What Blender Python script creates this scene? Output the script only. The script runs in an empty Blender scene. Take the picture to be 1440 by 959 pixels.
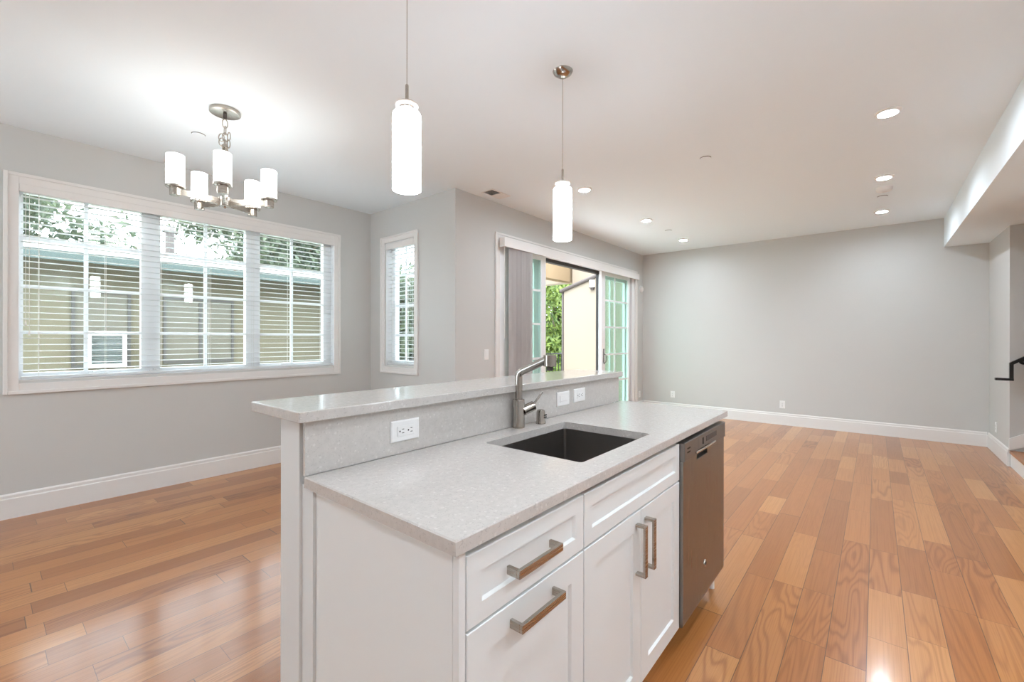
import bpy, bmesh, math, random
from mathutils import Vector, Matrix
random.seed(7)
S = bpy.context.scene
COL = S.collection
PI = math.pi

# ------------------------------------------------------------------ camera, world, sun, exposure
EXPOSURE = 1.70
SKY_STRENGTH = 3.3
SUN_STRENGTH = 1.6
L_DOWN, L_KITCH_FILL, L_PEND, L_CHAN = 145.0, 82.0, 8.5, 3.7

YAW = 0.6899
cd = bpy.data.cameras.new('camera'); cam = bpy.data.objects.new('camera', cd); COL.objects.link(cam)
cam.location = (0, 0, 1.295)
d = Vector((math.cos(YAW), math.sin(YAW), 0)); r = Vector((math.sin(YAW), -math.cos(YAW), 0)); u = Vector((0, 0, 1))
rr = 0.0014
r2 = r * math.cos(rr) + u * math.sin(rr); u2 = u * math.cos(rr) - r * math.sin(rr)
cam.rotation_euler = Matrix((r2, u2, -d)).transposed().to_euler()
cd.sensor_width = 36; cd.lens = 619.71 / 1440 * 36; cd.shift_y = -(479.5 - 476.39) / 1440
cd.clip_start = 0.02; cd.clip_end = 300
S.camera = cam

W = bpy.data.worlds.new('World'); S.world = W; W.use_nodes = True
nt = W.node_tree; bg = nt.nodes['Background']
bg.inputs['Color'].default_value = (0.84, 0.935, 1.03, 1); bg.inputs['Strength'].default_value = SKY_STRENGTH

sd = bpy.data.lights.new('sun', 'SUN'); sun = bpy.data.objects.new('sun', sd); COL.objects.link(sun)
sd.energy = SUN_STRENGTH; sd.angle = math.radians(12); sd.color = (1, 0.95, 0.86)
sun.location = (-6, 8, 14)
sun.rotation_euler = Vector((0.50, 0.05, -0.86)).to_track_quat('-Z', 'Y').to_euler()

S.view_settings.view_transform = 'Standard'; S.view_settings.look = 'None'
S.view_settings.exposure = EXPOSURE; S.view_settings.gamma = 1.0; S.view_settings.use_curve_mapping = False
S.cycles.max_bounces = 12; S.cycles.diffuse_bounces = 6; S.cycles.transparent_max_bounces = 24
S.cycles.use_denoising = True

# ------------------------------------------------------------------ measurements (metres)
CEIL = 2.8245
YW, XC, YS, XB, YR, YB, ZB = 4.799, 3.078, 3.287, 7.75, -1.055, -0.663, 2.46
X_STAIR = 6.70

# ------------------------------------------------------------------ materials
MATS = {}
def principled(name, col, rough=0.5, metal=0.0, spec=None, coat=0.0):
    m = bpy.data.materials.new(name); m.use_nodes = True
    b = m.node_tree.nodes['Principled BSDF']
    b.inputs['Base Color'].default_value = (*col, 1); b.inputs['Roughness'].default_value = rough
    b.inputs['Metallic'].default_value = metal
    if spec is not None: b.inputs['Specular IOR Level'].default_value = spec
    if coat: b.inputs['Coat Weight'].default_value = coat; b.inputs['Coat Roughness'].default_value = 0.13
    MATS[name] = m
    return m
def N(m, t, **kw):
    n = m.node_tree.nodes.new(t)
    for k, v in kw.items(): setattr(n, k, v)
    return n
def L(m, a, b): m.node_tree.links.new(a, b)
def math_node(m, op, a, b=None, c=None):
    n = N(m, 'ShaderNodeMath', operation=op)
    for i, v in enumerate((a, b, c)):
        if v is None: continue
        if isinstance(v, (int, float)): n.inputs[i].default_value = v
        else: L(m, v, n.inputs[i])
    return n.outputs[0]
def bump(m, height, strength, dist=0.01):
    b = N(m, 'ShaderNodeBump'); b.inputs['Strength'].default_value = strength; b.inputs['Distance'].default_value = dist
    L(m, height, b.inputs['Height']); L(m, b.outputs[0], m.node_tree.nodes['Principled BSDF'].inputs['Normal'])
def paint(name, col, rough=0.6, amt=0.04, scale=260, spec=0.3):
    """wall paint: a fine roller stipple"""
    m = principled(name, col, rough, spec=spec)
    tc = N(m, 'ShaderNodeTexCoord'); n = N(m, 'ShaderNodeTexNoise'); n.inputs['Scale'].default_value = scale
    L(m, tc.outputs['Object'], n.inputs['Vector']); bump(m, n.outputs['Fac'], amt, 0.002)
    return m
M_wall = paint('wall_paint', (0.61, 0.61, 0.592))
M_ceil = paint('ceiling_paint', (0.845, 0.915, 0.955), 0.8)
M_trim = paint('trim_paint', (0.80, 0.785, 0.765), 0.35, 0.01, 90)
M_cab = paint('cabinet_paint', (0.79, 0.81, 0.805), 0.32, 0.01, 60, 0.4)
M_panel = paint('panel_paint', (0.72, 0.735, 0.73), 0.45, 0.02, 80)
M_plate = principled('plate_plastic', (0.86, 0.86, 0.85), 0.3)
M_vinyl = principled('window_vinyl', (0.88, 0.89, 0.90), 0.35)
M_slat = principled('blind_slat', (0.82, 0.84, 0.84), 0.4)
M_vane = principled('vertical_vane', (0.72, 0.69, 0.68), 0.55)
M_cord = principled('cord_white', (0.85, 0.84, 0.80), 0.7)
M_collar = principled('collar_glass', (0.72, 0.66, 0.60), 0.15)
M_dark = principled('dark_slot', (0.02, 0.018, 0.016), 0.6)
M_black = principled('black_iron', (0.008, 0.008, 0.008), 0.4)
M_stucco = paint('stucco_cream', (0.235, 0.195, 0.15), 0.9, 0.25, 90)
M_stucco2 = paint('stucco_beige', (0.135, 0.118, 0.078), 0.9, 0.25, 60)
M_beam = paint('stucco_tan', (0.215, 0.15, 0.085), 0.9, 0.25, 60)
M_gutter = principled('gutter_brown', (0.07, 0.056, 0.05), 0.6)
M_fascia = principled('fascia_green', (0.045, 0.065, 0.058), 0.6)
M_roof = paint('roof_shingle', (0.17, 0.15, 0.14), 0.9, 0.5, 30)
M_ground = paint('ground_earth', (0.22, 0.21, 0.15), 0.95, 0.5, 8)
M_deck = paint('balcony_concrete', (0.72, 0.70, 0.67), 0.9, 0.3, 40)
M_bark = paint('bark', (0.10, 0.075, 0.05), 0.95, 0.5, 30)
M_wglass = principled('house_pane', (0.12, 0.108, 0.08), 0.25)
M_vent_dark = principled('vent_dark', (0.06, 0.055, 0.05), 0.6)

def metal(name, col, rough, streak=(1, 1, 200), amount=0.25):
    m = principled(name, col, rough, 1.0)
    tc = N(m, 'ShaderNodeTexCoord'); mp = N(m, 'ShaderNodeMapping'); mp.inputs['Scale'].default_value = streak
    n = N(m, 'ShaderNodeTexNoise'); n.inputs['Scale'].default_value = 4; n.inputs['Detail'].default_value = 3
    L(m, tc.outputs['Object'], mp.inputs['Vector']); L(m, mp.outputs[0], n.inputs['Vector'])
    mr = N(m, 'ShaderNodeMapRange'); mr.inputs['To Min'].default_value = rough * (1 - amount); mr.inputs['To Max'].default_value = rough * (1 + amount)
    L(m, n.outputs['Fac'], mr.inputs['Value']); L(m, mr.outputs[0], m.node_tree.nodes['Principled BSDF'].inputs['Roughness'])
    return m
M_steel = metal('dishwasher_steel', (0.27, 0.26, 0.245), 0.30, (60, 1, 1))
M_steel_dk = metal('dishwasher_panel', (0.26, 0.25, 0.24), 0.34, (60, 1, 1))
M_nickel = metal('brushed_nickel', (0.45, 0.41, 0.36), 0.27)
M_faucet = metal('faucet_nickel', (0.42, 0.39, 0.36), 0.20)
M_sink = metal('sink_steel', (0.30, 0.28, 0.265), 0.36, (40, 40, 1))
M_chrome = principled('chrome', (0.8, 0.79, 0.77), 0.12, 1.0)

def quartz(name, base):
    m = principled(name, base, 0.13, spec=0.75)
    tc = N(m, 'ShaderNodeTexCoord')
    vo = N(m, 'ShaderNodeTexVoronoi'); vo.inputs['Scale'].default_value = 110; L(m, tc.outputs['Object'], vo.inputs['Vector'])
    n1 = N(m, 'ShaderNodeTexNoise'); n1.inputs['Scale'].default_value = 60; n1.inputs['Detail'].default_value = 8; n1.inputs['Roughness'].default_value = 0.65; L(m, tc.outputs['Object'], n1.inputs['Vector'])
    n2 = N(m, 'ShaderNodeTexNoise'); n2.inputs['Scale'].default_value = 170; n2.inputs['Detail'].default_value = 2; L(m, tc.outputs['Object'], n2.inputs['Vector'])
    # grey cloudy ground, light chips, dark specks
    cr = N(m, 'ShaderNodeValToRGB'); e = cr.color_ramp.elements
    e[0].position = 0.30; e[0].color = (*[c * 0.92 for c in base], 1); e[1].position = 0.72; e[1].color = (*[min(1, c * 1.05) for c in base], 1)
    L(m, n1.outputs['Fac'], cr.inputs['Fac'])
    cr3 = N(m, 'ShaderNodeSeparateColor'); L(m, vo.outputs['Color'], cr3.inputs[0])
    chip = math_node(m, 'MULTIPLY', math_node(m, 'GREATER_THAN', cr3.outputs[0], 0.90), math_node(m, 'LESS_THAN', vo.outputs['Distance'], 0.42))
    mx = N(m, 'ShaderNodeMix', data_type='RGBA'); L(m, math_node(m, 'MULTIPLY', chip, 0.30), mx.inputs['Factor']); L(m, cr.outputs[0], mx.inputs['A']); mx.inputs['B'].default_value = (0.82, 0.80, 0.77, 1)
    mx2 = N(m, 'ShaderNodeMix', data_type='RGBA'); L(m, math_node(m, 'MULTIPLY', math_node(m, 'GREATER_THAN', n2.outputs['Fac'], 0.64), 0.30), mx2.inputs['Factor'])
    L(m, mx.outputs['Result'], mx2.inputs['A']); mx2.inputs['B'].default_value = (*[c * 0.5 for c in base], 1)
    L(m, mx2.outputs['Result'], m.node_tree.nodes['Principled BSDF'].inputs['Base Color'])
    return m
M_quartz = quartz('quartz_grey', (0.585, 0.557, 0.527))

def wood_floor(name, w=0.1315, off=0.027):
    m = principled(name, (0.5, 0.3, 0.15), 0.28, spec=0.45, coat=0.45)
    b = m.node_tree.nodes['Principled BSDF']
    g = N(m, 'ShaderNodeNewGeometry'); sp = N(m, 'ShaderNodeSeparateXYZ'); L(m, g.outputs['Position'], sp.inputs[0])
    X, Y = sp.outputs[0], sp.outputs[1]
    v = math_node(m, 'DIVIDE', math_node(m, 'SUBTRACT', Y, off), w)
    row = math_node(m, 'FLOOR', v); fv = math_node(m, 'FRACT', v)
    wn = N(m, 'ShaderNodeTexWhiteNoise', noise_dimensions='1D'); L(m, row, wn.inputs['W'])
    sc = N(m, 'ShaderNodeSeparateColor'); L(m, wn.outputs['Color'], sc.inputs[0])
    ln = math_node(m, 'ADD', 0.62, math_node(m, 'MULTIPLY', sc.outputs[0], 0.55))
    # joints wander: the plank length varies along the row
    xs = math_node(m, 'ADD', X, math_node(m, 'MULTIPLY', sc.outputs[1], 9.0))
    xs = math_node(m, 'ADD', xs, math_node(m, 'MULTIPLY', math_node(m, 'SINE', math_node(m, 'MULTIPLY', xs, 2.3)), 0.22))
    uu = math_node(m, 'DIVIDE', xs, ln); cell = math_node(m, 'FLOOR', uu); fu = math_node(m, 'FRACT', uu)
    cb = N(m, 'ShaderNodeCombineXYZ'); L(m, row, cb.inputs[0]); L(m, cell, cb.inputs[1])
    wp = N(m, 'ShaderNodeTexWhiteNoise', noise_dimensions='2D'); L(m, cb.outputs[0], wp.inputs['Vector'])
    pc = N(m, 'ShaderNodeSeparateColor'); L(m, wp.outputs['Color'], pc.inputs[0])
    # grain coordinates: stretched along the plank, shifted per plank
    gv = N(m, 'ShaderNodeCombineXYZ')
    L(m, math_node(m, 'ADD', math_node(m, 'MULTIPLY', X, 1.0), math_node(m, 'MULTIPLY', pc.outputs[0], 40)), gv.inputs[0])
    L(m, math_node(m, 'ADD', math_node(m, 'MULTIPLY', Y, 8.0), math_node(m, 'MULTIPLY', pc.outputs[1], 40)), gv.inputs[1])
    L(m, math_node(m, 'MULTIPLY', pc.outputs[2], 30), gv.inputs[2])
    n1 = N(m, 'ShaderNodeTexNoise'); n1.inputs['Scale'].default_value = 1.0; n1.inputs['Detail'].default_value = 1.5; n1.inputs['Roughness'].default_value = 0.35
    n1.inputs['Distortion'].default_value = 0.35
    L(m, gv.outputs[0], n1.inputs['Vector'])
    rings = math_node(m, 'ADD', math_node(m, 'MULTIPLY', math_node(m, 'SINE', math_node(m, 'MULTIPLY', n1.outputs['Fac'], 78.0)), 0.5), 0.5)
    rings = math_node(m, 'POWER', rings, 2.2)
    gv2 = N(m, 'ShaderNodeVectorMath', operation='MULTIPLY'); L(m, gv.outputs[0], gv2.inputs[0]); gv2.inputs[1].default_value = (2.0, 26, 1)
    n2 = N(m, 'ShaderNodeTexNoise'); n2.inputs['Scale'].default_value = 1.0; n2.inputs['Detail'].default_value = 4; L(m, gv2.outputs[0], n2.inputs['Vector'])
    # plank tone
    cr = N(m, 'ShaderNodeValToRGB'); e = cr.color_ramp.elements
    e[0].position = 0.0; e[0].color = (0.349, 0.127, 0.033, 1); e[1].position = 1.0; e[1].color = (0.582, 0.273, 0.096, 1)
    for p, c in ((0.25, (0.419, 0.158, 0.043, 1)), (0.6, (0.471, 0.191, 0.057, 1)), (0.85, (0.512, 0.223, 0.072, 1))):
        q = e.new(p); q.color = c
    L(m, pc.outputs[2], cr.inputs['Fac'])
    dk = N(m, 'ShaderNodeMix', data_type='RGBA', blend_type='MULTIPLY'); L(m, cr.outputs[0], dk.inputs['A']); dk.inputs['B'].default_value = (0.60, 0.47, 0.36, 1)
    amt = math_node(m, 'MULTIPLY', rings, math_node(m, 'ADD', 0.06, math_node(m, 'MULTIPLY', math_node(m, 'POWER', pc.outputs[0], 3.0), 0.75)))
    L(m, amt, dk.inputs['Factor'])
    st = N(m, 'ShaderNodeMix', data_type='RGBA', blend_type='MULTIPLY'); L(m, dk.outputs['Result'], st.inputs['A']); st.inputs['B'].default_value = (0.66, 0.56, 0.46, 1)
    mr = N(m, 'ShaderNodeMapRange'); mr.inputs['From Min'].default_value = 0.45; mr.inputs['From Max'].default_value = 0.8; mr.inputs['To Max'].default_value = 0.6
    L(m, n2.outputs['Fac'], mr.inputs['Value']); L(m, mr.outputs[0], st.inputs['Factor'])
    # seams
    ev = math_node(m, 'MULTIPLY', math_node(m, 'MINIMUM', fv, math_node(m, 'SUBTRACT', 1.0, fv)), w)
    eu = math_node(m, 'MULTIPLY', math_node(m, 'MINIMUM', fu, math_node(m, 'SUBTRACT', 1.0, fu)), ln)
    seam = math_node(m, 'LESS_THAN', math_node(m, 'MINIMUM', ev, eu), 0.0014)
    sm = N(m, 'ShaderNodeMix', data_type='RGBA'); L(m, math_node(m, 'MULTIPLY', seam, 0.85), sm.inputs['Factor']); L(m, st.outputs['Result'], sm.inputs['A']); sm.inputs['B'].default_value = (0.10, 0.05, 0.025, 1)
    L(m, sm.outputs['Result'], b.inputs['Base Color'])
    rg = math_node(m, 'ADD', 0.278, math_node(m, 'MULTIPLY', n2.outputs['Fac'], 0.03)); L(m, rg, b.inputs['Roughness'])
    n3 = N(m, 'ShaderNodeTexNoise'); n3.inputs['Scale'].default_value = 5; L(m, g.outputs['Position'], n3.inputs['Vector'])
    h = math_node(m, 'ADD', math_node(m, 'MULTIPLY', math_node(m, 'SUBTRACT', 1.0, seam), 0.35), math_node(m, 'MULTIPLY', n3.outputs['Fac'], 0.5))
    bump(m, h, 0.10, 0.004)
    return m
M_floor = wood_floor('oak_planks')

def glass(name, tint, refl=0.10):
    m = bpy.data.materials.new(name); m.use_nodes = True; nt = m.node_tree
    nt.nodes.remove(nt.nodes['Principled BSDF'])
    t = N(m, 'ShaderNodeBsdfTransparent'); t.inputs[0].default_value = (*tint, 1)
    gl = N(m, 'ShaderNodeBsdfGlossy'); gl.inputs['Roughness'].default_value = 0.01; gl.inputs[0].default_value = (0.9, 1, 0.95, 1)
    lw = N(m, 'ShaderNodeLayerWeight'); lw.inputs[0].default_value = 0.5
    fr = math_node(m, 'ADD', 0.04, math_node(m, 'MULTIPLY', math_node(m, 'POWER', lw.outputs['Facing'], 5.0), 0.9))
    mx = N(m, 'ShaderNodeMixShader'); L(m, fr, mx.inputs[0]); L(m, t.outputs[0], mx.inputs[1]); L(m, gl.outputs[0], mx.inputs[2])
    L(m, mx.outputs[0], nt.nodes['Material Output'].inputs['Surface'])
    return m
M_glass = glass('window_glass', (0.965, 0.985, 0.98))
M_gglass = glass('door_glass_green', (0.80, 0.885, 0.85))

def emitter(name, col, strength):
    m = principled(name, (0.9, 0.9, 0.88), 0.3)
    b = m.node_tree.nodes['Principled BSDF']
    b.inputs['Emission Color'].default_value = (*col, 1); b.inputs['Emission Strength'].default_value = strength
    return m
WARM = (0.90, 1.0, 1.11)
M_down = emitter('downlight_lens', WARM, L_DOWN)
M_kitch_fill = emitter('kitchen_fill_lens', WARM, L_KITCH_FILL)  # lens of the lamps added over the unseen kitchen
M_soffit_fill = emitter('soffit_fill_lens', WARM, 145.0)  # lens of the lamps added in the soffit out of view
M_pend = emitter('pendant_glass', (0.93, 0.99, 1.07), L_PEND)
M_chan = emitter('chandelier_glass', (0.98, 0.98, 0.95), L_CHAN)

def translucent(m, f):
    b = m.node_tree.nodes['Principled BSDF']; tr = N(m, 'ShaderNodeBsdfTranslucent'); tr.inputs[0].default_value = b.inputs['Base Color'].default_value
    mx = N(m, 'ShaderNodeMixShader'); mx.inputs[0].default_value = f
    L(m, b.outputs[0], mx.inputs[1]); L(m, tr.outputs[0], mx.inputs[2]); L(m, mx.outputs[0], m.node_tree.nodes['Material Output'].inputs['Surface'])
translucent(M_vane, 0.45); translucent(M_slat, 0.25)
def foliage_mat(name, c0, c1):
    m = principled(name, c0, 0.6)
    g = N(m, 'ShaderNodeNewGeometry'); n = N(m, 'ShaderNodeTexNoise'); n.inputs['Scale'].default_value = 5
    L(m, g.outputs['Position'], n.inputs['Vector'])
    cr = N(m, 'ShaderNodeValToRGB'); cr.color_ramp.elements[0].color = (*c0, 1); cr.color_ramp.elements[1].color = (*c1, 1)
    cr.color_ramp.elements[0].position = 0.35; cr.color_ramp.elements[1].position = 0.65
    L(m, n.outputs['Fac'], cr.inputs['Fac']); b = m.node_tree.nodes['Principled BSDF']
    L(m, cr.outputs[0], b.inputs['Base Color'])
    tr = N(m, 'ShaderNodeBsdfTranslucent'); L(m, cr.outputs[0], tr.inputs[0])
    mx = N(m, 'ShaderNodeMixShader'); mx.inputs[0].default_value = 0.4
    L(m, b.outputs[0], mx.inputs[1]); L(m, tr.outputs[0], mx.inputs[2]); L(m, mx.outputs[0], m.node_tree.nodes['Material Output'].inputs['Surface'])
    return m
M_leaf = foliage_mat('leaf_bright', (0.05, 0.10, 0.02), (0.20, 0.26, 0.055))
M_leaf2 = foliage_mat('leaf_dark', (0.05, 0.07, 0.045), (0.125, 0.155, 0.09))

# ------------------------------------------------------------------ mesh helpers
class MB:
    def __init__(self): self.bm = bmesh.new()
    def box(self, x0, x1, y0, y1, z0, z1, bev=0.0):
        v = bmesh.ops.create_cube(self.bm, size=1.0)['verts']
        c = Vector(((x0 + x1) / 2, (y0 + y1) / 2, (z0 + z1) / 2)); s = Vector((abs(x1 - x0), abs(y1 - y0), abs(z1 - z0)))
        for q in v: q.co = Vector((q.co.x * s.x, q.co.y * s.y, q.co.z * s.z)) + c
        if bev:
            es = list({e for q in v for e in q.link_edges})
            bmesh.ops.bevel(self.bm, geom=es, offset=bev, segments=2, profile=0.5, affect='EDGES')
        return self
    def cyl(self, p0, p1, r0, r1=None, seg=24):
        p0, p1 = Vector(p0), Vector(p1); r1 = r0 if r1 is None else r1
        ax = p1 - p0; m = Matrix.Translation((p0 + p1) / 2) @ ax.to_track_quat('Z', 'Y').to_matrix().to_4x4()
        bmesh.ops.create_cone(self.bm, cap_ends=True, segments=seg, radius1=r0, radius2=r1, depth=ax.length, matrix=m)
        return self
    def tube(self, pts, rad, seg=12, closed=False):
        pts = [Vector(p) for p in pts]; n = len(pts); rings = []
        rads = rad if isinstance(rad, (list, tuple)) else [rad] * n
        ref = None
        for i, p in enumerate(pts):
            a = pts[(i - 1) % n] if (closed or i > 0) else p
            b = pts[(i + 1) % n] if (closed or i < n - 1) else p
            t = (b - a).normalized()
            if ref is None: ref = Vector((0, 0, 1)) if abs(t.z) < 0.9 else Vector((1, 0, 0))
            x = t.cross(ref).normalized(); y = x.cross(t).normalized(); ref = y
            rings.append([self.bm.verts.new(p + rads[i] * (math.cos(2 * PI * k / seg) * x + math.sin(2 * PI * k / seg) * y)) for k in range(seg)])
        for i in range(n if closed else n - 1):
            A, B = rings[i], rings[(i + 1) % n]
            for k in range(seg): self.bm.faces.new((A[k], A[(k + 1) % seg], B[(k + 1) % seg], B[k]))
        if not closed: self.bm.faces.new(rings[0][::-1]); self.bm.faces.new(rings[-1])
        return self
    def lathe(self, prof, c, seg=32, cap=True):
        """prof: (radius, z) pairs from bottom to top about the vertical through c"""
        rings = []
        for rad, z in prof:
            rings.append([self.bm.verts.new((c[0] + rad * math.cos(2 * PI * k / seg), c[1] + rad * math.sin(2 * PI * k / seg), z)) for k in range(seg)])
        for A, B in zip(rings, rings[1:]):
            for k in range(seg): self.bm.faces.new((A[k], A[(k + 1) % seg], B[(k + 1) % seg], B[k]))
        if cap: self.bm.faces.new(rings[0][::-1]); self.bm.faces.new(rings[-1])
        return self
    def loft(self, rings, cap0=True, cap1=True):
        R = [[self.bm.verts.new(p) for p in g] for g in rings]; n = len(R[0])
        for A, B in zip(R, R[1:]):
            for k in range(n): self.bm.faces.new((A[k], A[(k + 1) % n], B[(k + 1) % n], B[k]))
        if cap0: self.bm.faces.new(R[0][::-1])
        if cap1: self.bm.faces.new(R[-1])
        return self
    def prism(self, poly, axis, a, b):
        """poly: 2D points; axis 'x': (y,z), 'y': (x,z), 'z': (x,y)"""
        def P(p, t): return {'x': (t, p[0], p[1]), 'y': (p[0], t, p[1]), 'z': (p[0], p[1], t)}[axis]
        return self.loft([[P(p, a) for p in poly], [P(p, b) for p in poly]])
    def build(self, name, mat, parent=None, smooth=False, angle=35):
        bmesh.ops.recalc_face_normals(self.bm, faces=self.bm.faces)
        me = bpy.data.meshes.new(name)
        o = bpy.data.objects.new(name, me); COL.objects.link(o)
        off = Vector((0, 0, 0)); p = parent
        while p is not None: off += p.location; p = p.parent
        if parent is None and self.bm.verts:                     # a one-mesh thing gets its origin at its base
            lo = Vector([min(v.co[i] for v in self.bm.verts) for i in range(3)]); hi = Vector([max(v.co[i] for v in self.bm.verts) for i in range(3)])
            off = Vector(((lo.x + hi.x) / 2, (lo.y + hi.y) / 2, lo.z)); o.location = off
        else: o.parent = parent
        bmesh.ops.translate(self.bm, vec=-off, verts=self.bm.verts)
        self.bm.to_mesh(me); self.bm.free()
        if smooth:
            for f in me.polygons: f.use_smooth = True
            me.set_sharp_from_angle(angle=math.radians(angle))
        me.materials.append(mat)
        return o

def tag(o, label, cat, group=None):
    o['label'] = label; o['category'] = cat
    if group: o['group'] = group
    return o
def thing(name, loc, label=None, cat=None, group=None):
    o = bpy.data.objects.new(name, None); COL.objects.link(o); o.location = loc; o.empty_display_size = 0.05
    if label: tag(o, label, cat, group)
    return o
def struct(o): o['kind'] = 'structure'; return o
def copy_tree(o, parent=None):
    c = o.copy(); COL.objects.link(c); c.parent = parent
    for ch in list(o.children): copy_tree(ch, c)
    return c
def rect_y(x0, x1, z0, z1, y): return [(x0, y, z0), (x1, y, z0), (x1, y, z1), (x0, y, z1)]
def rect_x(y0, y1, z0, z1, x): return [(x, y0, z0), (x, y1, z0), (x, y1, z1), (x, y0, z1)]
def frame_y(mb, x0, x1, z0, z1, ya, yb, l, rgt, bot, top, bev=0.0):
    """rectangular frame in the XZ plane"""
    mb.box(x0, x0 + l, ya, yb, z0, z1, bev); mb.box(x1 - rgt, x1, ya, yb, z0, z1, bev)
    mb.box(x0 + l, x1 - rgt, ya, yb, z0, z0 + bot, bev); mb.box(x0 + l, x1 - rgt, ya, yb, z1 - top, z1, bev)
def frame_x(mb, y0, y1, z0, z1, xa, xb, l, rgt, bot, top, bev=0.0):
    mb.box(xa, xb, y0, y0 + l, z0, z1, bev); mb.box(xa, xb, y1 - rgt, y1, z0, z1, bev)
    mb.box(xa, xb, y0 + l, y1 - rgt, z0, z0 + bot, bev); mb.box(xa, xb, y0 + l, y1 - rgt, z1 - top, z1, bev)

# ================================================================== THE ROOM
X0 = -3.0                                  # wall behind the camera
def plan(z0, z1, ylow):                     # the L-shaped room outline: main room plus the dining bay
    return MB().prism([(X0 - .15, ylow), (XB + .15, ylow), (XB + .15, YS + .15), (XC + .15, YS + .15), (XC + .15, YW + .15), (X0 - .15, YW + .15)], 'z', z0, z1)
struct(plan(-.12, 0, YR - .12).build('floor', M_floor))
struct(plan(CEIL, CEIL + .15, -3.4).build('ceiling', M_ceil))
WX0, WX1, WZ0, WZ1 = .185, 2.608, .985, 2.425
mb = MB(); mb.box(X0 - .15, WX0, YW, YW + .15, 0, CEIL); mb.box(WX1, XC + .15, YW, YW + .15, 0, CEIL)
mb.box(WX0, WX1, YW, YW + .15, 0, WZ0); mb.box(WX0, WX1, YW, YW + .15, WZ1, CEIL)
struct(mb.build('wall_left', M_wall))
SY0, SY1, SZ0, SZ1 = 3.942, 4.476, .985, 2.42
mb = MB(); mb.box(XC, XC + .15, YS + .15, SY0, 0, CEIL); mb.box(XC, XC + .15, SY1, YW, 0, CEIL)
mb.box(XC, XC + .15, SY0, SY1, 0, SZ0); mb.box(XC, XC + .15, SY0, SY1, SZ1, CEIL)
struct(mb.build('wall_bay', M_wall))
DX0, DX1, DZ1 = 3.755, 7.395, 2.40
mb = MB(); mb.box(XC, DX0, YS, YS + .15, 0, CEIL); mb.box(DX1, XB, YS, YS + .15, 0, CEIL); mb.box(DX0, DX1, YS, YS + .15, DZ1, CEIL)
struct(mb.build('wall_slider', M_wall))
struct(MB().box(XB, XB + .15, -1.3, YS + .15, 0, CEIL).build('wall_back', M_wall))
struct(MB().box(X_STAIR, XB, YR - .12, YR, 0, ZB).build('wall_right', M_wall))
struct(MB().box(X_STAIR, X_STAIR + .12, -3.3, YR - .12, 0, ZB).build('wall_stair', M_wall))
struct(MB().box(X0, 5.45, YR - .12, YR, 0, ZB).build('wall_kitchen', M_wall))
struct(MB().box(5.33, 5.45, -3.3, YR - .12, 0, ZB).build('wall_stairwell', M_wall))
struct(MB().box(5.33, X_STAIR + .12, -3.42, -3.3, 0, ZB).build('wall_stair_end', M_wall))
KY0, KY1, KZ0, KZ1 = 2.7, 4.2, .70, 2.25
mb = MB(); mb.box(X0 - .15, X0, YR - .12, KY0, 0, CEIL); mb.box(X0 - .15, X0, KY1, YW, 0, CEIL); mb.box(X0 - .15, X0, KY0, KY1, 0, KZ0); mb.box(X0 - .15, X0, KY0, KY1, KZ1, CEIL)
struct(mb.build('wall_behind', M_wall))
struct(MB().box(X0, XB, -3.4, YB, ZB, CEIL).build('trim_soffit', M_ceil))

def base_profile(d0, s):                    # (offset from the wall, z): tall flat board with a stepped cap
    return [(0, 0), (s * .016, 0), (s * .016, .140), (s * .011, .147), (s * .011, .166), (s * .004, .177), (0, .177)]
def baseboard_x(name, x0, x1, y, s):
    return struct(MB().prism([(y + p[0], p[1]) for p in base_profile(0, s)], 'x', x0, x1).build(name, M_trim))
def baseboard_y(name, y0, y1, x, s):
    return struct(MB().prism([(x + p[0], p[1]) for p in base_profile(0, s)], 'y', y0, y1).build(name, M_trim))
baseboard_x('baseboard_left', X0, XC, YW, -1)
baseboard_y('baseboard_bay', YS, YW - .016, XC, -1)
baseboard_x('baseboard_slider', XC, 3.675, YS, -1)
baseboard_x('baseboard_slider_end', 7.475, XB, YS, -1)
baseboard_y('baseboard_back', YR + .016, YS - .016, XB, -1)
baseboard_x('baseboard_right', X_STAIR + .0, XB, YR, 1)

# stairs: first tread is the wooden landing by the opening
mb = MB()
for k in range(5): mb.box(5.45, X_STAIR, -1.075 - .27 * k - 1.2, -1.062 - .27 * k, .165 * k, .165 * (k + 1) - .027)
st = struct(mb.build('trim_stair_risers', M_trim))
mb = MB()
for k in range(5): mb.box(5.45, X_STAIR - .012, -1.075 - .27 * k - .30, -1.052 - .27 * k, .165 * (k + 1) - .027, .165 * (k + 1))
struct(mb.build('trim_stair_treads', M_floor))
sl = .165 / .27
struct(MB().prism([(-1.05, .165), (-1.05, .285), (-2.6, .285 + 1.55 * sl), (-2.6, .165 + 1.2 * sl)], 'x', X_STAIR - .018, X_STAIR - .001).build('trim_stair_skirt', M_trim))

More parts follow.
